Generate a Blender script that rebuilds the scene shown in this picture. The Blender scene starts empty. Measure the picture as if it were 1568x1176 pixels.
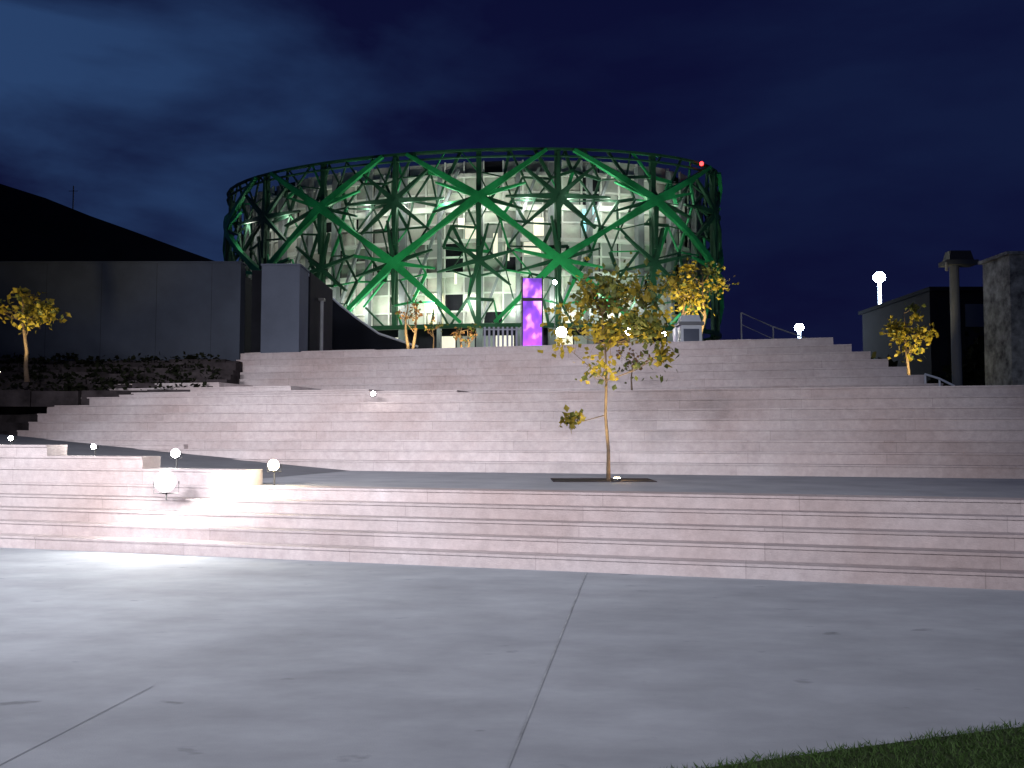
import bpy, math, random
from mathutils import Vector, Matrix
from mathutils.geometry import delaunay_2d_cdt
random.seed(7)
R=random.Random(11)
S=bpy.context.scene
A=math.radians(15.5); SA,CA=math.sin(A),math.cos(A)
F=1358.0; EYE=1.6
def bx(p,Y): return (p-784)/F*Y            # bearing -> X at depth Y
def hz(p,Y): return EYE+(665-p)/F*Y        # elevation -> Z at depth Y
def u_at(p,v):
    t=(p-784)/F; Y=v/(t*SA+CA); X=t*Y
    return X*CA-Y*SA
# ---------------------------------------------------------------- materials
def mat(name,col,rough=0.8,var=0.0,scale=3.0,col2=None,emit=None,es=0.0,bump=0.0,bscale=40,metal=0.0,detail=6,spec=0.3,transl=0.0):
    m=bpy.data.materials.new(name); m.use_nodes=True
    nt=m.node_tree; N=nt.nodes; L=nt.links
    b=N['Principled BSDF']; b.inputs['Roughness'].default_value=rough
    b.inputs['Metallic'].default_value=metal
    b.inputs['Specular IOR Level'].default_value=spec
    b.inputs['Base Color'].default_value=(*col,1)
    tc=N.new('ShaderNodeTexCoord')
    if var>0 or col2:
        n=N.new('ShaderNodeTexNoise'); n.inputs['Scale'].default_value=scale; n.inputs['Detail'].default_value=detail
        n.inputs['Roughness'].default_value=0.6
        L.new(tc.outputs['Object'],n.inputs['Vector'])
        r=N.new('ShaderNodeValToRGB')
        c2=col2 if col2 else tuple(c*(1-var) for c in col)
        r.color_ramp.elements[0].position=0.32; r.color_ramp.elements[0].color=(*c2,1)
        r.color_ramp.elements[1].position=0.68; r.color_ramp.elements[1].color=(*col,1)
        L.new(n.outputs['Fac'],r.inputs['Fac']); L.new(r.outputs['Color'],b.inputs['Base Color'])
    if emit:
        b.inputs['Emission Color'].default_value=(*emit,1); b.inputs['Emission Strength'].default_value=es
    if bump>0:
        n2=N.new('ShaderNodeTexNoise'); n2.inputs['Scale'].default_value=bscale; n2.inputs['Detail'].default_value=4
        L.new(tc.outputs['Object'],n2.inputs['Vector'])
        bp=N.new('ShaderNodeBump'); bp.inputs['Strength'].default_value=bump; bp.inputs['Distance'].default_value=0.02
        L.new(n2.outputs['Fac'],bp.inputs['Height']); L.new(bp.outputs['Normal'],b.inputs['Normal'])
    if transl>0:
        t=N.new('ShaderNodeBsdfTranslucent'); t.inputs['Color'].default_value=(*[min(1,c*1.5) for c in col],1)
        mx=N.new('ShaderNodeMixShader'); mx.inputs[0].default_value=transl
        out=N['Material Output']
        L.new(b.outputs[0],mx.inputs[1]); L.new(t.outputs[0],mx.inputs[2]); L.new(mx.outputs[0],out.inputs['Surface'])
    return m
def stone_mat(name,c1,c2,joint=2.4):
    m=mat(name,c1,0.8,0.3,0.38,c2,bump=0.25,bscale=60,spec=.15,detail=9)
    nt=m.node_tree;N=nt.nodes;L=nt.links;b=N['Principled BSDF']
    src=b.inputs['Base Color'].links[0].from_socket
    tc=[n for n in N if n.type=='TEX_COORD'][0]
    n=N.new('ShaderNodeTexNoise'); n.inputs['Scale'].default_value=7; n.inputs['Detail'].default_value=10; n.inputs['Roughness'].default_value=0.78
    L.new(tc.outputs['Object'],n.inputs['Vector'])
    mr=N.new('ShaderNodeMapRange'); mr.inputs['From Min'].default_value=.3; mr.inputs['From Max'].default_value=.7
    mr.inputs['To Min'].default_value=.78; mr.inputs['To Max'].default_value=1.12
    L.new(n.outputs['Fac'],mr.inputs['Value'])
    sep=N.new('ShaderNodeSeparateXYZ'); L.new(tc.outputs['Object'],sep.inputs[0])
    sn=N.new('ShaderNodeMath'); sn.operation='SNAP'; sn.inputs[1].default_value=0.3; L.new(sep.outputs['Y'],sn.inputs[0])
    ml=N.new('ShaderNodeMath'); ml.operation='MULTIPLY'; ml.inputs[1].default_value=7.31; L.new(sn.outputs[0],ml.inputs[0])
    ad=N.new('ShaderNodeMath'); ad.operation='ADD'; L.new(sep.outputs['X'],ad.inputs[0]); L.new(ml.outputs[0],ad.inputs[1])
    dv=N.new('ShaderNodeMath'); dv.operation='DIVIDE'; dv.inputs[1].default_value=joint; L.new(ad.outputs[0],dv.inputs[0])
    fr=N.new('ShaderNodeMath'); fr.operation='FRACT'; L.new(dv.outputs[0],fr.inputs[0])
    lt=N.new('ShaderNodeMath'); lt.operation='LESS_THAN'; lt.inputs[1].default_value=0.005; L.new(fr.outputs[0],lt.inputs[0])
    k=N.new('ShaderNodeMath'); k.operation='MULTIPLY_ADD'; k.inputs[1].default_value=-0.2; k.inputs[2].default_value=1; L.new(lt.outputs[0],k.inputs[0])
    fl=N.new('ShaderNodeMath'); fl.operation='FLOOR'; L.new(dv.outputs[0],fl.inputs[0])
    cb=N.new('ShaderNodeCombineXYZ'); L.new(fl.outputs[0],cb.inputs[0]); L.new(sn.outputs[0],cb.inputs[1])
    wn=N.new('ShaderNodeTexWhiteNoise'); wn.noise_dimensions='2D'; L.new(cb.outputs[0],wn.inputs['Vector'])
    mr2=N.new('ShaderNodeMapRange'); mr2.inputs['To Min'].default_value=.90; mr2.inputs['To Max'].default_value=1.05
    L.new(wn.outputs['Value'],mr2.inputs['Value'])
    m1=N.new('ShaderNodeMath'); m1.operation='MULTIPLY'; L.new(mr.outputs[0],m1.inputs[0]); L.new(k.outputs[0],m1.inputs[1])
    m2=N.new('ShaderNodeMath'); m2.operation='MULTIPLY'; L.new(m1.outputs[0],m2.inputs[0]); L.new(mr2.outputs[0],m2.inputs[1])
    vm=N.new('ShaderNodeVectorMath'); vm.operation='SCALE'; L.new(src,vm.inputs[0]); L.new(m2.outputs[0],vm.inputs['Scale'])
    L.new(vm.outputs[0],b.inputs['Base Color'])
    return m
M_stone=stone_mat('pink_limestone',(0.455,0.415,0.435),(0.35,0.285,0.285))
M_landing=mat('landing_paving',(0.31,0.32,0.36),0.8,0.25,1.2,bump=0.1,spec=.15)
M_ramp=mat('ramp_paving',(0.17,0.175,0.20),0.85,0.25,1.2,bump=0.1,spec=.1)
M_darkstone_shade=mat('dark_stone_and_shade',(0.05,0.042,0.047),0.9,0.7,2,bump=0.4,bscale=12,spec=.1)  # dark stone; also carries the painted shade of the side steps
M_wall=mat('grey_plaster',(0.050,0.060,0.084),0.85,0.4,0.5,bump=0.1,spec=.1)
M_pier=mat('pier_plaster',(0.09,0.105,0.145),0.85,0.3,0.6,bump=0.1,spec=.1)
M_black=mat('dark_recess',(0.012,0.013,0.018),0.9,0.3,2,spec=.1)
M_roof=mat('dark_roof',(0.012,0.014,0.02),0.9,0.4,0.4,spec=.05)
M_soil=mat('soil',(0.03,0.025,0.02),0.95,0.5,8,bump=0.5)
M_bark=mat('bark',(0.12,0.085,0.06),0.9,0.4,14,bump=0.4,bscale=50)
M_leafY=mat('leaf_yellow_green',(0.25,0.20,0.025),0.55,0.5,3,transl=0.45)
M_leafG=mat('leaf_green',(0.07,0.085,0.02),0.55,0.4,3,transl=0.3)
M_leafR=mat('leaf_reddish',(0.16,0.085,0.035),0.6,0.4,3,transl=0.3)
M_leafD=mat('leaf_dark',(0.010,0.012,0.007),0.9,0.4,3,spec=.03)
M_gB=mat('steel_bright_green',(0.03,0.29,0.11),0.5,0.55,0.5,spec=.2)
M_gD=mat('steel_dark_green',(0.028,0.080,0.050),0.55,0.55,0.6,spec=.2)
M_colm=mat('steel_column_grey',(0.15,0.17,0.18),0.5,0.3,1)
M_white=mat('white_panel',(0.48,0.50,0.45),0.7,0.5,0.5)
M_grey=mat('grey_panel',(0.26,0.28,0.26),0.7,0.5,0.5)
M_frame=mat('white_frame',(0.5,0.53,0.5),0.6,0.25,0.5)
M_pole=mat('pole_grey',(0.14,0.15,0.17),0.6,0.25,4)
M_dkmetal=mat('dark_metal',(0.03,0.03,0.035),0.5,0.2,5)
M_paint=mat('pale_paint',(0.42,0.46,0.53),0.5,0.15,3)
M_glassW=mat('lit_window',(0.4,0.4,0.35),0.3,emit=(1.0,0.95,0.75),es=0.75)
M_glassD=mat('dim_window',(0.1,0.12,0.12),0.2,emit=(0.6,0.68,0.55),es=0.25)
M_glassC=mat('cyan_screen',(0.1,0.2,0.2),0.2,emit=(0.35,0.9,1.0),es=1.4)
M_lamp=mat('lamp_lens',(1,1,1),0.3,emit=(1.0,0.98,0.9),es=120)
M_lampB=mat('lamp_lens_cool',(1,1,1),0.3,emit=(0.75,0.88,1.0),es=120)
M_lampWm=mat('lamp_lens_warm',(1,1,1),0.3,emit=(1.0,0.85,0.5),es=80)
M_red=mat('red_beacon_lens',(0.5,0,0),0.3,emit=(1,0.03,0.03),es=8)
M_purp=mat('violet_diffuser',(0.2,0.05,0.5),0.5)
nt=M_purp.node_tree;N=nt.nodes;L=nt.links;b=N['Principled BSDF']
tcn=[n for n in N if n.type=='TEX_COORD'][0]; mp=N.new('ShaderNodeMapping'); mp.inputs['Scale'].default_value=(1.1,.9,.8); mp.inputs['Location'].default_value=(0,0,.35)
nz=N.new('ShaderNodeTexNoise'); nz.inputs['Scale'].default_value=1.4; nz.inputs['Detail'].default_value=2
L.new(tcn.outputs['Object'],mp.inputs[0]); L.new(mp.outputs[0],nz.inputs['Vector'])
rp=N.new('ShaderNodeValToRGB'); rp.color_ramp.elements[0].position=.38; rp.color_ramp.elements[0].color=(.10,.04,.38,1)
rp.color_ramp.elements[1].position=.66; rp.color_ramp.elements[1].color=(2.4,.9,3.2,1); el=rp.color_ramp.elements.new(.51); el.color=(.36,.09,.9,1)
L.new(nz.outputs['Fac'],rp.inputs['Fac']); L.new(rp.outputs[0],b.inputs['Emission Color']); b.inputs['Emission Strength'].default_value=.9
# ---------------------------------------------------------------- mesh builder
class MB:
    def __init__(s): s.v=[];s.f=[];s.m=[];s.mats=[]
    def mi(s,m):
        if m not in s.mats: s.mats.append(m)
        return s.mats.index(m)
    def add(s,vs,fs,m):
        o=len(s.v); s.v+= [tuple(v) for v in vs]; k=s.mi(m)
        for f in fs: s.f.append(tuple(i+o for i in f)); s.m.append(k)
    def box(s,x0,x1,y0,y1,z0,z1,m,tx=0,ty=0):
        vs=[(x0,y0,z0),(x1,y0,z0),(x1,y1,z0),(x0,y1,z0),(x0+tx,y0+ty,z1),(x1-tx,y0+ty,z1),(x1-tx,y1-ty,z1),(x0+tx,y1-ty,z1)]
        s.add(vs,[(0,3,2,1),(4,5,6,7),(0,1,5,4),(1,2,6,5),(2,3,7,6),(3,0,4,7)],m)
    def tube(s,pts,rs,m,n=7):
        pts=[Vector(p) for p in pts]; vs=[]
        for i,p in enumerate(pts):
            d=(pts[min(i+1,len(pts)-1)]-pts[max(i-1,0)])
            d=d.normalized() if d.length>1e-6 else Vector((0,0,1))
            a=d.orthogonal().normalized() if abs(d.z)<0.9 else Vector((1,0,0)); a=(a-d*a.dot(d)).normalized(); b=d.cross(a)
            r=rs[i] if hasattr(rs,'__len__') else rs
            for j in range(n):
                t=2*math.pi*j/n; vs.append(p+(a*math.cos(t)+b*math.sin(t))*r)
        fs=[]
        for i in range(len(pts)-1):
            for j in range(n):
                fs.append((i*n+j,i*n+(j+1)%n,(i+1)*n+(j+1)%n,(i+1)*n+j))
        fs.append(tuple(range(n))[::-1]); fs.append(tuple((len(pts)-1)*n+j for j in range(n)))
        s.add(vs,fs,m)
    def ball(s,c,r,m,n=12,k=8,sz=1):
        vs=[];fs=[]
        for i in range(k+1):
            ph=math.pi*i/k
            for j in range(n):
                t=2*math.pi*j/n
                vs.append((c[0]+r*math.sin(ph)*math.cos(t),c[1]+r*math.sin(ph)*math.sin(t),c[2]+r*sz*math.cos(ph)))
        for i in range(k):
            for j in range(n): fs.append((i*n+j,(i+1)*n+j,(i+1)*n+(j+1)%n,i*n+(j+1)%n))
        s.add(vs,fs,m)
    def obj(s,name,parent=None,rot=0,loc=(0,0,0),smooth=False):
        me=bpy.data.meshes.new(name); me.from_pydata(s.v,[],s.f)
        for m in s.mats: me.materials.append(m)
        me.polygons.foreach_set('material_index',s.m)
        if smooth: me.polygons.foreach_set('use_smooth',[True]*len(s.f))
        me.update(); o=bpy.data.objects.new(name,me); S.collection.objects.link(o)
        o.rotation_euler=(0,0,rot); o.location=loc
        if parent: o.parent=parent
        return o
def empty(name,loc=(0,0,0)):
    e=bpy.data.objects.new(name,None); e.location=(0,0,0); S.collection.objects.link(e); return e
def light(name,kind,loc,energy,color=(1,1,1),target=None,size=0.2,angle=90,blend=0.6,parent=None):
    l=bpy.data.lights.new(name,kind); l.energy=energy; l.color=color
    if kind!='SUN': l.shadow_soft_size=size
    if kind=='SPOT': l.spot_size=math.radians(angle); l.spot_blend=blend
    o=bpy.data.objects.new(name,l); o.location=loc; S.collection.objects.link(o)
    if target is not None: o.rotation_euler=(Vector(target)-Vector(loc)).to_track_quat('-Z','Y').to_euler()
    if parent: o.parent=parent
    return o
# ---------------------------------------------------------------- world
w=bpy.data.worlds.new('World'); S.world=w; w.use_nodes=True
nt=w.node_tree;N=nt.nodes;L=nt.links;N.clear()
out=N.new('ShaderNodeOutputWorld')
sky=N.new('ShaderNodeTexSky'); sky.sky_type='NISHITA'; sky.sun_disc=False
sky.sun_elevation=math.radians(-3); sky.sun_rotation=math.radians(-60)
bg1=N.new('ShaderNodeBackground'); bg1.inputs[1].default_value=0.012
L.new(sky.outputs[0],bg1.inputs[0])
tc=N.new('ShaderNodeTexCoord')
mp=N.new('ShaderNodeMapping'); mp.inputs['Scale'].default_value=(1.0,1.0,2.8); mp.inputs['Rotation'].default_value=(0,math.radians(-20),0); mp.inputs['Location'].default_value=(.3,0,.1)
L.new(tc.outputs['Generated'],mp.inputs[0])
nz=N.new('ShaderNodeTexNoise'); nz.inputs['Scale'].default_value=2.7; nz.inputs['Detail'].default_value=6; nz.inputs['Roughness'].default_value=0.52; nz.inputs['Distortion'].default_value=0.2
L.new(mp.outputs[0],nz.inputs['Vector'])
cr=N.new('ShaderNodeMapRange'); cr.inputs['From Min'].default_value=.38; cr.inputs['From Max'].default_value=.62
L.new(nz.outputs['Fac'],cr.inputs['Value'])
sp=N.new('ShaderNodeSeparateXYZ'); L.new(tc.outputs['Generated'],sp.inputs[0])
gx=N.new('ShaderNodeMapRange'); gx.interpolation_type='SMOOTHSTEP'; gx.inputs['From Min'].default_value=0.12; gx.inputs['From Max'].default_value=-0.5
L.new(sp.outputs['X'],gx.inputs['Value'])
ml=N.new('ShaderNodeMath'); ml.operation='MULTIPLY_ADD'; ml.inputs[1].default_value=0.85; ml.inputs[2].default_value=0.13
L.new(gx.outputs[0],ml.inputs[0])
mm=N.new('ShaderNodeMath'); mm.operation='MULTIPLY'; L.new(ml.outputs[0],mm.inputs[0]); L.new(cr.outputs[0],mm.inputs[1])
mc=N.new('ShaderNodeMix'); mc.data_type='RGBA'; mc.inputs['A'].default_value=(0.0030,0.0042,0.030,1); mc.inputs['B'].default_value=(0.020,0.051,0.140,1)
L.new(mm.outputs[0],mc.inputs['Factor'])
bg2=N.new('ShaderNodeBackground'); L.new(mc.outputs['Result'],bg2.inputs[0]); bg2.inputs[1].default_value=1.0
ads=N.new('ShaderNodeAddShader'); L.new(bg1.outputs[0],ads.inputs[0]); L.new(bg2.outputs[0],ads.inputs[1]); L.new(ads.outputs[0],out.inputs[0])
light('sun','SUN',(0,0,50),0.03,(0.6,0.75,1.0),target=(10,20,0)).data.angle=math.radians(10)
# ---------------------------------------------------------------- ground / plaza
M_plaza=mat('plaza_concrete',(0.36,0.385,0.43),0.85,0.3,0.3,(0.27,0.29,0.33),bump=0.12,bscale=90,spec=0.12)
nt=M_plaza.node_tree;N=nt.nodes;L=nt.links;b=N['Principled BSDF'];src=b.inputs['Base Color'].links[0].from_socket
tcn=[n for n in N if n.type=='TEX_COORD'][0]
n=N.new('ShaderNodeTexNoise'); n.inputs['Scale'].default_value=.9; n.inputs['Detail'].default_value=12; n.inputs['Roughness'].default_value=.66
mpp=N.new('ShaderNodeMapping'); mpp.inputs['Scale'].default_value=(1,1.8,1); mpp.inputs['Rotation'].default_value=(0,0,0.27)
L.new(tcn.outputs['Object'],mpp.inputs[0]); L.new(mpp.outputs[0],n.inputs['Vector'])
mr=N.new('ShaderNodeMapRange'); mr.inputs['From Min'].default_value=.3; mr.inputs['From Max'].default_value=.7; mr.inputs['To Min'].default_value=.8; mr.inputs['To Max'].default_value=1.12
L.new(n.outputs['Fac'],mr.inputs['Value'])
n3=N.new('ShaderNodeTexNoise'); n3.inputs['Scale'].default_value=2.3; n3.inputs['Detail'].default_value=3
L.new(mpp.outputs[0],n3.inputs['Vector'])
mr3=N.new('ShaderNodeMapRange'); mr3.inputs['From Min'].default_value=.68; mr3.inputs['From Max'].default_value=.75; mr3.inputs['To Min'].default_value=1; mr3.inputs['To Max'].default_value=.65
L.new(n3.outputs['Fac'],mr3.inputs['Value'])
mu=N.new('ShaderNodeMath'); mu.operation='MULTIPLY'; L.new(mr.outputs[0],mu.inputs[0]); L.new(mr3.outputs[0],mu.inputs[1])
vm=N.new('ShaderNodeVectorMath'); vm.operation='SCALE'; L.new(src,vm.inputs[0]); L.new(mu.outputs[0],vm.inputs['Scale']); L.new(vm.outputs[0],b.inputs['Base Color'])
g=MB(); g.add([(-600,-600,0),(600,-600,0),(600,900,0),(-600,900,0)],[(0,1,2,3)],M_plaza); g.obj('plaza_ground')
M_joint=mat('joint',(0.38,0.41,0.45),0.8,0.5,3); M_joint2=mat('joint_faint',(0.24,0.26,0.295),0.85,0.3,3)
j=MB()
jd=Vector((0.145,0.989,0))
for k in (-5,-3,-1,0,3,5):
    o=Vector((-0.66+k*2.75 if k!=-1 else -3.12,0,0.004)); p=Vector((0.989,-0.145,0))*(0.006 if k==0 else .0035)
    e0=o-jd*8
    den=jd.x*SA+jd.y*CA; tt=(10.22-(o.x*SA+o.y*CA))/den
    if k==-1: tt*=.52
    e1=o+jd*tt
    j.add([e0-p,e0+p,e1+p,e1-p],[(0,1,2,3)],M_joint if k==0 else M_joint2)
    if k==0:
        q=p*1.9; z=Vector((0,0,.002)); j.add([e0+p*1.05-z*.5,e0+q-z*.5,e1+q-z*.5,e1+p*1.05-z*.5],[(0,1,2,3)],M_joint2)
j.obj('plaza_joints')
# ---------------------------------------------------------------- stairs
stairs=empty('stone_stairs')
b=MB()
def tier(u0,u1,v0,v1,z,rise,m=M_stone,top=None):
    b.box(u0,u1,v0,v1,z-rise-0.03,z-0.03,m)
    b.box(u0-0.0,u1+0.0,v0-0.018,v1+0.001,z-0.031,z,top or m)
for k in range(1,5): tier(-40,40,10.26+.27*(k-1),10.26+.27*(k-1)+.6,.17*k,.17)
tier(-40,40,11.34,11.75,.85,.17)
b.box(-40,40,11.751,17.2,0.3,0.848,M_landing)
ur=u_at(430,14); ul=u_at(0,14); sl=.47/(ur-ul)
b.add([(ur,11.76,.849),(ur,17.6,.849),(ul-10,17.6,.849+sl*(ur-ul+10)),(ul-10,11.76,.849+sl*(ur-ul+10)),(ul-10,11.76,.3),(ul-10,17.6,.3),(ur,17.6,.3),(ur,11.76,.3)],
      [(0,1,2,3),(0,3,4,7),(3,2,5,4)],M_ramp)
vA=[16.8+.3*k for k in range(8)]; zA=[.85+.211*(k+1) for k in range(8)]
leftA=[-60,-30,0,28,45,58,72,100]
uLA=[u_at(leftA[k],vA[k]) for k in range(8)]
for k in range(8):
    tier(uLA[k],40,vA[k],vA[k]+.8,zA[k],.211)
b.box(-45,60,19.71,160,1.5,2.535,M_landing)
ext=[(105,565,19.2,2.66),(105,445,19.55,2.79),(100,335,19.9,2.93)]
for (p0,p1,v,z) in ext: tier(u_at(p0,v),u_at(p1,v),v,v+1.6,z,.16)
tier(u_at(150,18.3),u_at(700,19.05),19.05,20.4,2.60,.1)
tier(u_at(55,17.25),u_at(283,17.25),17.25,17.45,zA[1]+.1,.1)
tier(u_at(20,16.95),u_at(132,16.95),16.95,17.2,zA[0]+.11,.1)
rightC=[1445,1417,1390,1362,1335,1306,1278]; leftC=[330,336,343,349,355,361,367]
for k in range(7):
    v=22.2+.36*k; z=2.54+.225*(k+1)
    tier(u_at(leftC[k],v),u_at(rightC[k],v),v,(30 if k<6 else 31),z,.225)
b.box(u_at(150,34),u_at(1278,24.36)-.02,30.9,150,2.0,4.105,M_landing)
tier(u_at(1082,25.5),u_at(1152,25.5),25.5,27,4.115+.13,.13)
tier(u_at(365,25.1),u_at(572,25.1),25.1,27,4.115+.1,.1)
b.obj('stair_courses',stairs,rot=-A)
b=MB()
for (p1,v,z) in [(380,11.42,1.08),(220,11.45,1.26),(74,11.48,1.43)]:
    u1=u_at(p1,v); b.box(-16,u1,v,v+.42,.84,z-.03,M_stone); b.box(-16,u1+.001,v-.02,v+.421,z-.031,z,M_stone)
b.obj('low_parapet_blocks',stairs,rot=-A)
b=MB()
for k in range(8):
    tier(-26,uLA[k]-.003,vA[k]+.5,vA[k]+1.4,zA[k]-.01,.22,M_darkstone_shade)  # side steps stand unlit; their shade is put into the dark colour
b.obj('shaded_side_steps',stairs,rot=-A)
b=MB()
for k in range(7):
    yy=22.5+.7*k; z=2.72+.19*k
    xr=bx(340+4*k,yy)
    x=-24
    while x<xr-.05:
        x2=min(xr,x+R.uniform(.9,2.6)); dz=R.uniform(-.05,.05); dy=R.uniform(0,.12)
        b.box(x,x2-.02,yy+dy,yy+.75,2.3,z+dz,M_darkstone_shade,tx=.01); x=x2
b.obj('stepped_planters')
def leaf(mb,c,s,m,rg=R,up=0.3):
    d=Vector((rg.gauss(0,1),rg.gauss(0,1),rg.gauss(0,1)+up)).normalized()
    a=d.orthogonal().normalized(); a.rotate(Matrix.Rotation(rg.uniform(0,6.28),3,d)); q=d.cross(a)
    c=Vector(c); l=s*rg.uniform(.6,1.2); wd=l*rg.uniform(.3,.45)
    mb.add([c,c+a*l*.5+q*wd+d*l*.08,c+a*l,c+a*l*.5-q*wd+d*l*.08],[(0,1,2,3)],m)
pl=MB()
for i in range(420):
    k=R.randrange(7); Yb=22.55+.7*k+R.uniform(0,.6); X=R.uniform(-21,bx(330,Yb)); z=2.72+.19*k
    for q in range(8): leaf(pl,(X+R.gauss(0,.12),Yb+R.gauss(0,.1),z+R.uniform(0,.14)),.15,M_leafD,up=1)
pl.obj('low_shrubs')
# ---------------------------------------------------------------- left buildings
e=empty('concrete_wall')
b=MB(); Y=27.5; XR=bx(365,Y)
b.box(-34,XR,Y,Y+.5,2.4,6.95,M_wall)
for k in range(0,9):
    xx=XR-1.72*k-.9
    b.box(xx-.004,xx+.004,Y-.002,Y+.01,2.4,6.94,M_black)
b.box(-34,XR+.03,Y-.03,Y+.55,6.951,7.0,M_wall)
b.obj('wall_body',e)
e=empty('portal_building')
b=MB()
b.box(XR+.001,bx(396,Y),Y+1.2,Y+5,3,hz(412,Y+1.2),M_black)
b.box(bx(396,Y),bx(455,Y),Y+.1,Y+1.3,3.9,hz(404,Y),M_pier)
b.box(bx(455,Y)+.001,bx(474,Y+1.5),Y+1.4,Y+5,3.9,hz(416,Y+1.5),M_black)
b.box(bx(396,Y)-.03,bx(455,Y)+.03,Y+.07,Y+1.33,hz(404,Y)+.001,hz(404,Y)+.06,M_pier)
b.obj('piers',e)
b=MB(); b.tube([(bx(491,30),30,4.1),(bx(491,30),30,hz(460,30))],.06,M_pole); b.box(bx(491,30)-.1,bx(491,30)+.1,29.9,30.1,hz(460,30),hz(456,30),M_dkmetal); b.obj('bollard_post')
b=MB(); prof=[(-400,150),(-200,215),(0,280),(60,299),(130,327),(200,352),(270,378),(345,405),(352,420)]
vs=[];n=len(prof)
for yy in (45,62):
    for (px,py) in prof: vs.append((bx(px,45),yy,hz(py,45)))
    for (px,py) in prof: vs.append((bx(px,45),yy,2.5))
fs=[]
for i in range(n-1):
    fs.append((n+i,n+i+1,i+1,i)); fs.append((2*n+i,2*n+i+1,3*n+i+1,3*n+i)); fs.append((i,i+1,2*n+i+1,2*n+i))
fs.append((n-1,2*n-1,4*n-1,3*n-1)); b.add(vs,fs,M_roof)
e=empty('sloped_hall_building'); b.obj('hall_shell',e)
b=MB(); xa=bx(103,46); b.tube([(xa,46,hz(330,46)),(xa,46,hz(280,46))],.03,M_dkmetal); b.tube([(xa-.25,46,hz(288,46)),(xa+.25,46,hz(288,46))],.015,M_dkmetal); b.obj('antenna',e)
b=MB(); prof=[(440,404),(462,412),(490,440),(520,468),(548,490),(580,512),(640,532)]
vs=[];n=len(prof)
for yy in (38,39.2):
    for (px,py) in prof: vs.append((bx(px,38),yy,hz(py,38)))
    for (px,py) in prof: vs.append((bx(px,38),yy,4.0))
fs=[]
for i in range(n-1):
    fs.append((n+i,n+i+1,i+1,i)); fs.append((2*n+i,2*n+i+1,3*n+i+1,3*n+i)); fs.append((i,i+1,2*n+i+1,2*n+i))
b.add(vs,fs,M_roof)
for i in range(n-1):
    p0=(bx(prof[i][0],38),37.9,hz(prof[i][1],38)+.03); p1=(bx(prof[i+1][0],38),37.9,hz(prof[i+1][1],38)+.03)
    b.tube([p0,p1],.05,M_paint,5)
b.obj('ramp_wall')
# ---------------------------------------------------------------- museum drum
mus=empty('museum_building')
CX,CY,EA,EB,RO=-3.9,70.6,20.0,10.0,math.radians(-11.5)
ZB,ZT=9.0,21.2
def ell(t,off=0):
    x=(EA+off)*math.cos(t); y=(EB+off)*math.sin(t)
    return Vector((CX+x*math.cos(RO)-y*math.sin(RO),CY+x*math.sin(RO)+y*math.cos(RO),0))
NT=1440; tab=[0]
for i in range(NT): tab.append(tab[-1]+(ell(2*math.pi*(i+1)/NT)-ell(2*math.pi*i/NT)).length)
PER=tab[-1]
import bisect
def s2t(s):
    s%=PER; i=min(NT-1,max(0,bisect.bisect_right(tab,s)-1)); f=(s-tab[i])/(tab[i+1]-tab[i]); return 2*math.pi*(i+f)/NT
def surf(s,z,off=0):
    p=ell(s2t(s),off); return Vector((p.x,p.y,z))
def s_at(px):
    t=(px-784)/F; best=None
    for i in range(NT):
        th=2*math.pi*i/NT; p=ell(th)
        nx_,ny_=math.cos(th)/EA,math.sin(th)/EB
        wx=nx_*math.cos(RO)-ny_*math.sin(RO); wy=nx_*math.sin(RO)+ny_*math.cos(RO)
        if wx*p.x+wy*p.y>0: continue
        d=abs(p.x/p.y-t)
        if best is None or d<best[0]: best=(d,tab[i])
    return best[1]
cols=[s_at(p) for p in (402,490,603,732,855,1003)]
allc=list(cols)
lastgap=PER-(cols[-1]-cols[0])
nb=max(1,round(lastgap/6.0))
for i in range(1,nb): allc.append(cols[-1]+lastgap*i/nb)
def strut(mb,s0,z0,s1,z1,wd,dp,off,m,wd1=None):
    n=max(1,int(abs(s1-s0)/1.2)); q=[]
    if wd1 is None: wd1=wd
    for i in range(n+1):
        f=i/n; q.append((s0+(s1-s0)*f,z0+(z1-z0)*f,wd+(wd1-wd)*f))
    ds,dz=s1-s0,z1-z0; l=math.hypot(ds,dz) or 1; ps,pz=-dz/l/2,ds/l/2
    vs=[]
    for (s,z,ww) in q:
        for (sg,o) in ((1,off),(-1,off),(-1,off-dp),(1,off-dp)): vs.append(surf(s+ps*sg*ww,z+pz*sg*ww,o))
    fs=[(0,1,2,3),(4*n+3,4*n+2,4*n+1,4*n)]
    for i in range(n):
        a=4*i
        for k in range(4): fs.append((a+k,a+4+k,a+4+(k+1)%4,a+(k+1)%4))
    mb.add(vs,fs,m)
big=MB(); sm=MB(); med=MB()
rows=[ZT-.1,17.9,13.5,ZB+.2]
NC=len(allc)
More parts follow.
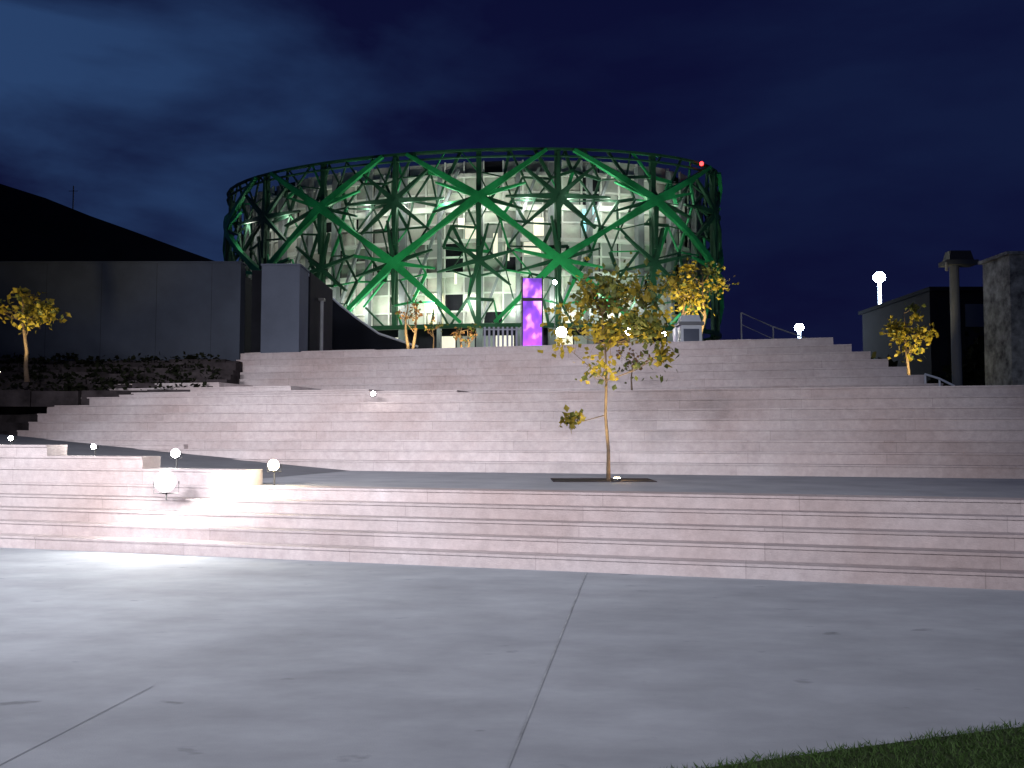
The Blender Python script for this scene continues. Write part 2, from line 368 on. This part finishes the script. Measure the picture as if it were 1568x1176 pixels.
for i in range(NC):
    s=allc[i]; sn=allc[(i+1)%NC]+(PER if i==NC-1 else 0); spv=allc[i-1]-(PER if i==0 else 0)
    bright=(i%2==1)
    if bright:
        for (t,tz) in ((spv,rows[2]),(sn,rows[2])):
            ms,mz=(s+t)/2,(rows[1]+tz)/2
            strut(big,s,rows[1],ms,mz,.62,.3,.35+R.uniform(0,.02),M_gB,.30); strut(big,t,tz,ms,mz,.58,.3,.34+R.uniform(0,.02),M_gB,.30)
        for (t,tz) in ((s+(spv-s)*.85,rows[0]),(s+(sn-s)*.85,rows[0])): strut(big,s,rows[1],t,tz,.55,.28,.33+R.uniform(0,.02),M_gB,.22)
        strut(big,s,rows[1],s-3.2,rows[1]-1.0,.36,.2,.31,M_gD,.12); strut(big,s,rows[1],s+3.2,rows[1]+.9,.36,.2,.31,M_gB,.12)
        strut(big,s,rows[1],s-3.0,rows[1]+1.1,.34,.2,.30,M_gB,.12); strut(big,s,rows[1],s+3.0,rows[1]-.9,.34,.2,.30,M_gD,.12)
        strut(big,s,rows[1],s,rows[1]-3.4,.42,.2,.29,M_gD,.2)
        zz=rows[2]
        for a in range(6):
            an=a*math.pi/3+.3; strut(med,s,zz,s+math.cos(an)*3,zz+math.sin(an)*2.6,.34,.2,.18+.01*a,M_gD,.12)
    else:
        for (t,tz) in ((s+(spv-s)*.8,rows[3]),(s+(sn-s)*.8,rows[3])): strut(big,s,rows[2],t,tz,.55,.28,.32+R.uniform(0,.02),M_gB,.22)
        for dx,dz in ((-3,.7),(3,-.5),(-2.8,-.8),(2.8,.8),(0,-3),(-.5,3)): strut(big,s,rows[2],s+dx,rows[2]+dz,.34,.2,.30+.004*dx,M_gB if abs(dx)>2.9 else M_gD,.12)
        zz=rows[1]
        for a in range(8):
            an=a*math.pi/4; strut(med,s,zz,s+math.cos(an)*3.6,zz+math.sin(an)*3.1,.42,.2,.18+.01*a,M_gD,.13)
    strut(med,s,ZB,s,ZT,.36,.25,.05,M_gD)
pts=[]; ns=int(PER/1.7); nzr=7
for i in range(ns):
    for k in range(nzr+1):
        zz=ZB+(ZT-ZB)*k/nzr
        jz=0 if k in (0,nzr) else R.uniform(-.38,.38)
        pts.append(Vector((PER*i/ns+R.uniform(-.4,.4)+(k%2)*.85,zz+jz)))
res=delaunay_2d_cdt(pts,[],[],0,1e-4)
for (a,c_) in res[1]:
    p,q=res[0][a],res[0][c_]
    if (p-q).length>4 or R.random()<.24: continue
    r0=R.choice((.09,.12,.15,.22))
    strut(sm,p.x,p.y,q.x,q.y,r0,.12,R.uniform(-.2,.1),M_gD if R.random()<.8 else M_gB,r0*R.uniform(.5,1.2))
for zz,wd in ((ZT,.14),(ZB,.3),(ZT-.5,.1)):
    for i in range(60): strut(sm,PER*i/60,zz,PER*(i+1)/60,zz,wd,.2,.13,M_gD)
big.obj('main_green_lattice',mus); med.obj('star_struts',mus); sm.obj('branching_lattice',mus)
inn=MB(); rib=MB()
ncell=int(PER/1.55); zr=[9.2,10.3,11.6,12.9,14.2,15.3,16.6,17.6,18.8,20.0,21.1]
sC0,sC1=s_at(650),s_at(965)
for i in range(ncell):
    s0=PER*i/ncell; s1=PER*(i+1)/ncell
    for k in range(len(zr)-1):
        z0,z1=zr[k],zr[k+1]
        central=sC0<s0<sC1 and z0<16.4
        r=R.random()
        if central:
            m=M_glassW if r<.09 else (M_glassD if r<.38 else (M_white if r<.68 else (M_grey if r<.84 else M_black)))
        else:
            m=M_white if r<.56 else (M_grey if r<.86 else (M_black if r<.95 else M_glassD))
        o=-2.2+R.uniform(-.12,.12)
        g_=.05
        vs=[surf(s0+g_,z0+g_,o),surf(s1-g_,z0+g_,o),surf(s1-g_,z1-g_,o),surf(s0+g_,z1-g_,o)]
        inn.add(vs,[(0,1,2,3)],m)
    strut(rib,s0,9.2,s0,21.05,.12,.12,-1.98,M_frame)
for zz,wd in ((9.3,.2),(10.3,.12),(11.6,.12),(12.9,.34),(14.2,.12),(15.3,.26),(16.6,.12),(17.6,.40),(18.8,.12),(20.0,.26)):
    for i in range(60): strut(rib,PER*i/60,zz,PER*(i+1)/60,zz,wd,.3,-1.8-.3*(wd<.2)+.01,M_frame)
for s in allc:
    for d in (0,2.9):
        strut(rib,s+d,4.1,s+d,ZT-.6,.5 if d==0 else .3,.4,-1.15-.05*(d>0),M_colm)
for i in range(0,NC):
    s=allc[i]; strut(rib,s,ZB,s+4.4,ZT-1,.2,.2,-.9,M_colm)
inn.obj('inner_panels',mus); rib.obj('ribs_and_columns',mus)
b=MB(); n=72; vs=[]
for zz in (4.1,20.9):
    for i in range(n): p=ell(2*math.pi*i/n,-2.7); vs.append((p.x,p.y,zz))
fs=[(i,(i+1)%n,n+(i+1)%n,n+i) for i in range(n)]+[tuple(range(n,2*n))]
b.add(vs,fs,M_black); b.obj('core',mus)
b=MB(); nl=int(PER/1.6)
for i in range(nl):
    s0=PER*i/nl; s1=PER*(i+1)/nl
    m=R.choice((M_glassD,M_black,M_glassD,M_glassW,M_black,M_black))
    b.add([surf(s0+.06,4.2,-2.6),surf(s1-.06,4.2,-2.6),surf(s1-.06,8.6,-2.6),surf(s0+.06,8.6,-2.6)],[(0,1,2,3)],m)
b.obj('lobby_glazing',mus)
b=MB()
for (px,py,h_,w_) in ((760,375,1.8,.35),(780,385,1.2,.3),(920,335,1.6,.7),(930,325,1.0,.5),(835,345,1.3,.8),(700,340,.8,.5),(725,390,.5,.4),(655,468,1.0,.2),(690,425,.9,.2)):
    s=s_at(px); p=surf(s,0,-1.9); z=hz(py,p.y)
    m=M_glassC if px in(920,930) else M_lampWm if px in (655,) else M_glassW
    b.add([surf(s-w_/2,z-h_/2,-1.70),surf(s+w_/2,z-h_/2,-1.70),surf(s+w_/2,z+h_/2,-1.70),surf(s-w_/2,z+h_/2,-1.70)],[(0,1,2,3)],m)
b.obj('interior_light_fixtures',mus)
b=MB(); p=surf(s_at(1072),ZT-.25,.3); b.tube([p-Vector((0,0,.3)),p],.06,M_dkmetal); b.ball(p+Vector((0,-.1,.1)),.15,M_red); b.obj('red_beacon',mus)
for px,en in ((365,220),(420,300),(480,360),(540,410),(600,450),(660,520),(720,560),(785,580),(850,540),(915,480),(975,340),(1020,130)):
    s=s_at(px)
    light('gap_light','POINT',surf(s,10.6,-.1),en,(1,.98,.87),size=.5,parent=mus)
    light('gap_light_high','POINT',surf(s+1,17.6,0),en*.8,(1,.99,.88),size=.5,parent=mus)
for px,en in ((450,2100),(600,2700),(740,3300),(880,2900),(1000,1700)):
    s=s_at(px); p=surf(s,4.6,9); t=surf(s,16,0)
    light('green_flood','SPOT',p,en,(.5,1,.55),target=t,size=.3,angle=75,parent=mus)
# ---------------------------------------------------------------- trees
def tree(name,base,h,cz,rx,ry,rz,ncl,nl,ls,tr,mats,seed,fork=0.45,off=(0,0),extra=(),cs=.2,stems=1):
    rg=random.Random(seed); e=empty(name); wd=MB(); lf=MB(); base=Vector(base)
    cc=base+Vector((off[0],off[1],cz))
    cl=[]
    for i in range(ncl):
        while True:
            q=Vector((rg.uniform(-1,1),rg.uniform(-1,1),rg.uniform(-1,1)))
            if q.length<1: break
        cl.append((cc+Vector((q.x*rx,q.y*ry,q.z*rz)),cs*rg.uniform(.5,1.35)))
    for x in extra: cl.append((base+Vector(x[:3]),x[3]))
    for sI in range(stems):
        ft=base+Vector((off[0]*fork,off[1]*fork,h*fork))
        if stems>1: ft+=Vector(((sI-.5*(stems-1))*rx*.7,0,0))
        P=[base+Vector((0.0,0,-.1)),base+(ft-base)*.3+Vector((rg.uniform(-.02,.02),0,0)),base+(ft-base)*.65+Vector((rg.uniform(-.03,.03),rg.uniform(-.03,.03),0)),ft]
        topc=cc+Vector(((0 if stems==1 else (ft.x-cc.x)*.8),0,rz*.6))
        P+= [ft+(topc-ft)*.4+Vector((rg.uniform(-.05,.05),rg.uniform(-.05,.05),0)),ft+(topc-ft)*.75+Vector((rg.uniform(-.08,.08),0,0)),topc]
        wd.tube(P,[tr*1.3,tr,tr*.85,tr*.75,tr*.5,tr*.35,tr*.15],M_bark,8)
        for ci,(c,r) in enumerate(cl):
            if ci%stems!=sI: continue
            lowp=[p for p in P[2:] if p.z<c.z-.1] or [P[2]]
            st=min(lowp,key=lambda p:(p-c).length)
            mid=st+(c-st)*.5+Vector((rg.uniform(-.08,.08),rg.uniform(-.08,.08),-.06))*rx
            wd.tube([st,mid,c],[tr*.32,tr*.22,tr*.08],M_bark,5)
            for q in range(3):
                t=c+Vector((rg.gauss(0,r),rg.gauss(0,r),rg.gauss(0,r*.8))); wd.tube([mid+(c-mid)*.6,t],[tr*.1,tr*.04],M_bark,4)
    for ci,(c,r) in enumerate(cl):
        rel=(c.z-cc.z)/max(rz,.01); relx=(c.x-cc.x)/max(rx,.01)
        pm=mats[0] if rg.random()>.30+.3*rel+.15*relx else mats[1]
        for q in range(int(nl*rg.uniform(.4,1.3))):
            d=Vector((rg.gauss(0,1),rg.gauss(0,1),rg.gauss(0,.75)))
            leaf(lf,c+d*r,ls,pm if rg.random()<.8 else mats[1],rg)
    wd.obj('trunk_and_limbs',e,smooth=True); lf.obj('foliage',e)
    return e
WARM=(1.0,.78,.36)
def uplight(loc,tgt,en,e,angle=70,col=WARM):
    light('uplight_lamp','SPOT',loc,en,col,target=tgt,size=.05,angle=angle,blend=.7,parent=e)
Y=14.5; X0=bx(931,Y)
e=tree('young_tree',(X0,Y,.85),3.55,2.62,.84,.75,.84,27,72,.12,.028,(M_leafY,M_leafG),5,.46,(-.05,0),
   extra=[(-.6,0,.98,.08),(.72,0,1.95,.17),(.9,.0,2.05,.1),(-.3,-.2,1.75,.16),(-.1,-.3,1.8,.16),(-.55,0,2.5,.2)],cs=.16)
uplight((X0+.25,Y-1.1,.93),(X0-.05,Y,3.4),750,e,56)
uplight((X0-.2,Y-.4,.93),(X0,Y,3.2),260,e,60)
b=MB()
pc=(X0-.08,Y)
b.box(pc[0]-.8,pc[0]+.75,Y-.45,Y+.45,.845,.853,M_soil)
for (x0,x1,y0,y1) in ((-.84,.79,-.5,-.451),(-.84,.79,.451,.5),(-.84,-.801,-.45,.45),(.751,.79,-.45,.45)):
    b.box(pc[0]+x0,pc[0]+x1,Y+y0,Y+y1,.84,.862,M_darkstone_shade)
b.obj('tree_pit')
def upfix(name,loc,r=.06,m=M_lampWm):
    e=empty(name); b=MB(); x,y,z=loc
    b.tube([(x,y,z),(x,y,z+.05)],r*1.25,M_dkmetal,12); b.tube([(x,y,z+.051),(x,y,z+.058)],r,m,12); b.obj('housing_and_lens',e); return e
upfix('ground_uplight',(X0+.1,Y-.33,.853),.05)
light('pit_glow','POINT',(X0+.25,Y-.1,1.0),5,(1,.6,.3),size=.04,parent=e)
tree('sapling',(bx(968,20.5),20.5,2.6),1.0,.8,.35,.3,.3,6,24,.1,.02,(M_leafG,M_leafR),9)
def bt(px,base_py_z,Y,top_py,wpx,mats,seed,nl=45,ncl=14,stems=1,en=200,ls=.2,off=0,tr=.07):
    X=bx(px,Y); zt=hz(top_py,Y); zb=base_py_z; h=zt-zb; rx=wpx/F*Y/2
    e=tree('ornamental_tree',(X,Y,zb),h,h*.72,rx,rx*.8,h*.26,ncl,nl,ls,tr,mats,seed,.42,(off,0),cs=rx*.24,stems=stems)
    uplight((X+.1,Y-1.3,zb+.1),(X+off,Y,zb+h*.65),en,e,70)
    upfix('ground_uplight',(X,Y-1.3,zb+.01),.07)
    return e
bt(1064,4.12,29,397,100,(M_leafY,M_leafG),21,60,15,2,1700,.17,tr=.07)
bt(1393,2.54,24,460,68,(M_leafY,M_leafG),22,50,11,1,900,.15,off=-.1,tr=.05)
bt(628,4.12,33,440,42,(M_leafR,M_leafG),23,16,9,2,1300,.15,tr=.07)
bt(663,4.12,33,488,30,(M_leafR,M_leafG),24,8,6,1,150,.13,tr=.04)
bt(712,4.12,31,492,36,(M_leafR,M_leafG),25,14,7,2,700,.13,tr=.05)
bt(40,3.0,22,432,84,(M_leafY,M_leafG),26,50,8,1,500,.17,off=-.2,tr=.05)
# ---------------------------------------------------------------- lamps
def floodlight(name,px,py,Y,zb,r,m,en,col=(1,.97,.88)):
    e=empty(name); b=MB(); x,z=bx(px,Y),hz(py,Y)
    b.tube([(x,Y+.06,zb),(x,Y+.06,z-r*.8)],.012,M_dkmetal,6)
    b.tube([(x,Y+.14,z),(x,Y+.0,z)],[r*.6,r*1.12],M_dkmetal,20)
    b.tube([(x-r*1.25,Y+.05,z),(x-r*1.25,Y+.05,z-r*1.2),(x+r*1.25,Y+.05,z-r*1.2),(x+r*1.25,Y+.05,z)],.008,M_dkmetal,5)
    b.tube([(x,Y-.001,z),(x,Y-.02,z)],[r,r*.85],m,24)
    b.obj('post_housing_lens',e)
    light('flood_lamp','POINT',(x,Y-.22,z+.05),en,col,size=.1,parent=e)
floodlight('floodlight',255,737,12.4,.68,.14,M_lamp,150)
floodlight('floodlight',270,694,14.3,.85,.07,M_lamp,25)
floodlight('floodlight',420,712,13.0,.85,.08,M_lampWm,45,(1,.86,.55))
floodlight('floodlight',145,684,14.6,1.0,.04,M_lamp,8)
floodlight('floodlight',18,671,15.2,1.2,.04,M_lamp,8)
floodlight('floodlight',571,603,20.0,2.50,.05,M_lamp,6)
floodlight('floodlight',860,508,34,4.11,.20,M_lamp,80)
floodlight('floodlight',964,507,34,4.11,.14,M_lamp,50)
floodlight('floodlight',850,431,34,4.11,.08,M_lampB,5)
floodlight('floodlight',1018,511,30,4.11,.07,M_lamp,10)
def street_lamp(px,py,Y,zb,r,en):
    e=empty('street_lamp'); b=MB(); x,z=bx(px,Y),hz(py,Y)
    b.tube([(x,Y,zb),(x,Y,zb+.3)],.17,M_pole,10)
    b.tube([(x,Y,zb+.3),(x,Y,z-r*.9)],[.11,.08],M_paint,10)
    b.tube([(x,Y,z-r*.95),(x,Y,z-r*.7)],[.08,.12],M_dkmetal,12)
    b.ball((x,Y,z),r,M_lampB,18,12,.9)
    b.tube([(x,Y,z+r*.8),(x,Y,z+r*1.0)],[.12,.05],M_dkmetal,12)
    b.obj('pole_and_globe',e); light('street_lamp_bulb','POINT',(x-.1,Y-.9,z-.5),en,(.7,.85,1),size=.2,parent=e)
street_lamp(1351,423,40,2.54,.26,900)
street_lamp(1226,501,40,2.54,.2,400)
def mast(loc,h,tgts,col,sz):  # light masts standing outside the frame, unseen by the camera
    e=empty('unseen_light_mast'); b=MB(); x,y=loc
    b.tube([(x,y,0),(x,y,.5)],.18,M_pole,10); b.tube([(x,y,.5),(x,y,h)],[.12,.07],M_pole,10)
    b.box(x-.7,x+.7,y-.06,y+.06,h-.1,h,M_pole)
    for i,(t,en,an) in enumerate(tgts):
        xx=x-.5+1.0*i/max(1,len(tgts)-1); b.box(xx-.2,xx+.2,y-.12,y+.12,h+.001,h+.3,M_dkmetal,tx=.03)
        light('unseen_mast_lamp','SPOT',(xx,y+1.4,h+.1),en,col,target=t,size=sz,angle=an,blend=1,parent=e)
    b.obj('pole_and_heads',e)
mast((-11,2),8,[((-6.5,11.5,.2),6500,75),((-5,19,1.5),3000,50)],(1,.985,1),1.0)
mast((-8,-8),9,[((-3.5,13,.5),11000,60),((-4,22,3),9500,40)],(1,.965,1.0),1.2)  # this and following masts: unseen fill, added to weaken the tree shadow
mast((0.5,-9),9,[((-1,16,1),3800,60),((-3,23,3.3),6000,38)],(1,.965,1.0),1.2)
mast((9,-8),9,[((1,12,.5),5500,60),((-1,22,3),5000,42)],(1,.965,1.0),1.2)
# ---------------------------------------------------------------- furniture at the top
e=empty('ticket_kiosk'); b=MB(); Y=27
x0,x1=bx(1043,Y),bx(1077,Y)
b.box(x0,x1,Y,Y+.7,4.1,hz(497,Y),M_paint,tx=.02); b.box(x0-.05,x1+.05,Y-.05,Y+.75,hz(497,Y)+.001,hz(492,Y),M_pole)
b.box(x0+.02,x1-.02,Y+.02,Y+.68,hz(492,Y)+.001,hz(481,Y),M_paint,tx=.06,ty=.06)
b.box(x0+.1,x1-.1,Y-.012,Y+.01,4.35,hz(503,Y),M_pier)
b.box(x0-.12,x0-.06,Y+.1,Y+.6,4.1,hz(500,Y),M_paint); b.obj('body_and_cap',e)
e=empty('violet_light_column'); b=MB(); Y=40; x0,x1=bx(799,Y),bx(832,Y); zt=hz(422,Y)
b.box(x0,x0+.06,Y,Y+.6,4.1,zt,M_dkmetal); b.box(x1-.06,x1,Y,Y+.6,4.1,zt,M_dkmetal)
b.box(x0+.061,x1-.061,Y+.15,Y+.5,4.1,zt-.05,M_purp)
b.box(x0+.061,x1-.061,Y+.05,Y+.6,hz(457,Y)-.07,hz(457,Y)+.07,M_dkmetal)
b.obj('frame_and_diffuser',e); light('violet_lamp','POINT',((x0+x1)/2,Y-.6,5),260,(.6,.25,1),size=.3,parent=e)
b=MB()
for i in range(9):
    x=bx(742+7*i,44); b.box(x-.05,x+.05,44,44.1,4.1,hz(500,44),M_paint)
b.box(bx(740,44),bx(801,44),44.101,44.15,hz(503,44)-.05,hz(503,44)+.02,M_paint); b.obj('picket_screen')
def rail(name,pts,Y0s,zb,r=.03,m=M_pole):
    e=empty(name); b=MB(); P=[Vector((bx(px,y),y,hz(py,y))) for (px,py),y in zip(pts,Y0s)]
    b.tube(P,r,m,8); b.tube([p-Vector((0,0,.35)) for p in P],r*.6,m,6)
    for p,zz in zip(P,zb): b.tube([(p.x,p.y,zz),(p.x,p.y,p.z)],r,m,8)
    b.obj('rails_and_posts',e)
rail('handrail',[(1137,478),(1186,500),(1250,522)],[26,25.2,24.6],[4.1,4.1,3.6],.02,M_pole)
rail('handrail',[(1418,573),(1440,580),(1462,591)],[20.5,20.1,19.6],[2.5,2.5,2.4],.025,M_paint)
e=empty('service_column'); b=MB(); Y=24; x=bx(1467,Y)
b.tube([(x,Y,2.5),(x,Y,hz(405,Y))],[.13,.12],M_pier,12); b.box(x-.3,x+.55,Y-.25,Y+.25,hz(405,Y),hz(398,Y),M_wall)
b.box(x-.22,x+.45,Y-.2,Y+.2,hz(398,Y)+.001,hz(383,Y),M_dkmetal,tx=.06,ty=.05); b.tube([(x-.3,Y-.2,hz(402,Y)),(x-.3,Y-.2,hz(415,Y))],.04,M_pole); b.obj('column_and_head',e)
e=empty('utility_building'); b=MB(); Y=31
b.box(bx(1428,Y),bx(1600,Y),Y,Y+6,2.5,hz(445,Y),M_black); b.box(bx(1424,Y),bx(1606,Y),Y-.2,Y+6.2,hz(445,Y)+.001,hz(439,Y),M_roof)
b.box(bx(1482,Y),bx(1522,Y),Y-.05,Y+.01,hz(500,Y),hz(465,Y),M_pier); b.box(bx(1440,Y),bx(1452,Y),Y-.05,Y+.01,hz(560,Y),hz(455,Y),M_roof)
b.box(bx(1484,Y),bx(1520,Y),Y-.04,Y+.012,hz(540,Y),hz(506,Y),M_roof)
b.obj('walls_roof_windows',e)
M_rub=mat('rubble_stone',(0.38,0.40,0.37),0.9,0.7,4,(0.07,0.07,0.07),bump=.8,bscale=15)
e=empty('stone_pier'); b=MB(); Y=21; b.box(bx(1551,Y),bx(1551,Y)+2.2,Y,Y+1.2,2.4,hz(388,Y),M_rub,tx=.03); b.box(bx(1551,Y)-.06,bx(1551,Y)+2.26,Y-.06,Y+1.26,hz(388,Y)+.001,hz(383,Y),M_rub); b.obj('pier_body',e)
b=MB()
for i in range(2600):
    px=R.uniform(1300,1560); Y=R.uniform(25,30); top=2.5+ (1.0+.9*math.sin(px*.03)+R.uniform(0,.5))*min(1,(px-1290)/80)
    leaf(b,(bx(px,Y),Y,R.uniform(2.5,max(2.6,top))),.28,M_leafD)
b.obj('hedge')
b=MB()
for i in range(5000):
    X=R.uniform(16,95); Y=75+R.uniform(-4,4); top=4.8+1.6*math.sin(X*.21)+1.2*math.sin(X*.53+1)+.8*math.sin(X*1.7)
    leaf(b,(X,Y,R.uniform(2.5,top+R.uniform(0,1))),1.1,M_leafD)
b.obj('distant_trees')
# ---------------------------------------------------------------- grass
M_gr=mat('grass_blades',(0.06,0.12,0.03),0.7,0.5,6,transl=0.2); M_grs=mat('grass_soil',(0.03,0.05,0.015),0.95,0.5,10)
def edgeY(x): return 4.0+.36*x-.010*x*x
b=MB(); vs=[];fs=[];k=0
xs=[-8+i*.5 for i in range(45)]
for x in xs: vs+= [(x,edgeY(x),.012),(x,-12,.012)]
for i in range(len(xs)-1): fs.append((2*i+1,2*i+3,2*i+2,2*i))
b.add(vs,fs,M_grs)
for i in range(26000):
    x=R.uniform(.1,4.2); y=edgeY(x)+.02-abs(R.uniform(0,1.1))+R.gauss(0,.018)+.03*math.sin(x*9)*math.sin(x*4)
    h=R.uniform(.015,.05); a=R.uniform(0,6.28); lw=.004; dx,dy=math.cos(a)*lw,math.sin(a)*lw; lx,ly=R.gauss(0,.018),R.gauss(0,.018)
    b.add([(x-dx,y-dy,.01),(x+dx,y+dy,.01),(x+lx,y+ly,h)],[(0,1,2)],M_gr)
b.obj('lawn')
# ---------------------------------------------------------------- camera
cam=bpy.data.cameras.new('camera'); co=bpy.data.objects.new('camera',cam); S.collection.objects.link(co)
co.location=(0,0,EYE); co.rotation_euler=(math.radians(90+3.24),0,0)
cam.sensor_width=36; cam.lens=36*F/1568; cam.clip_end=2000; cam.clip_start=.05
S.camera=co
S.view_settings.view_transform='Standard'; S.view_settings.look='None'; S.view_settings.exposure=0
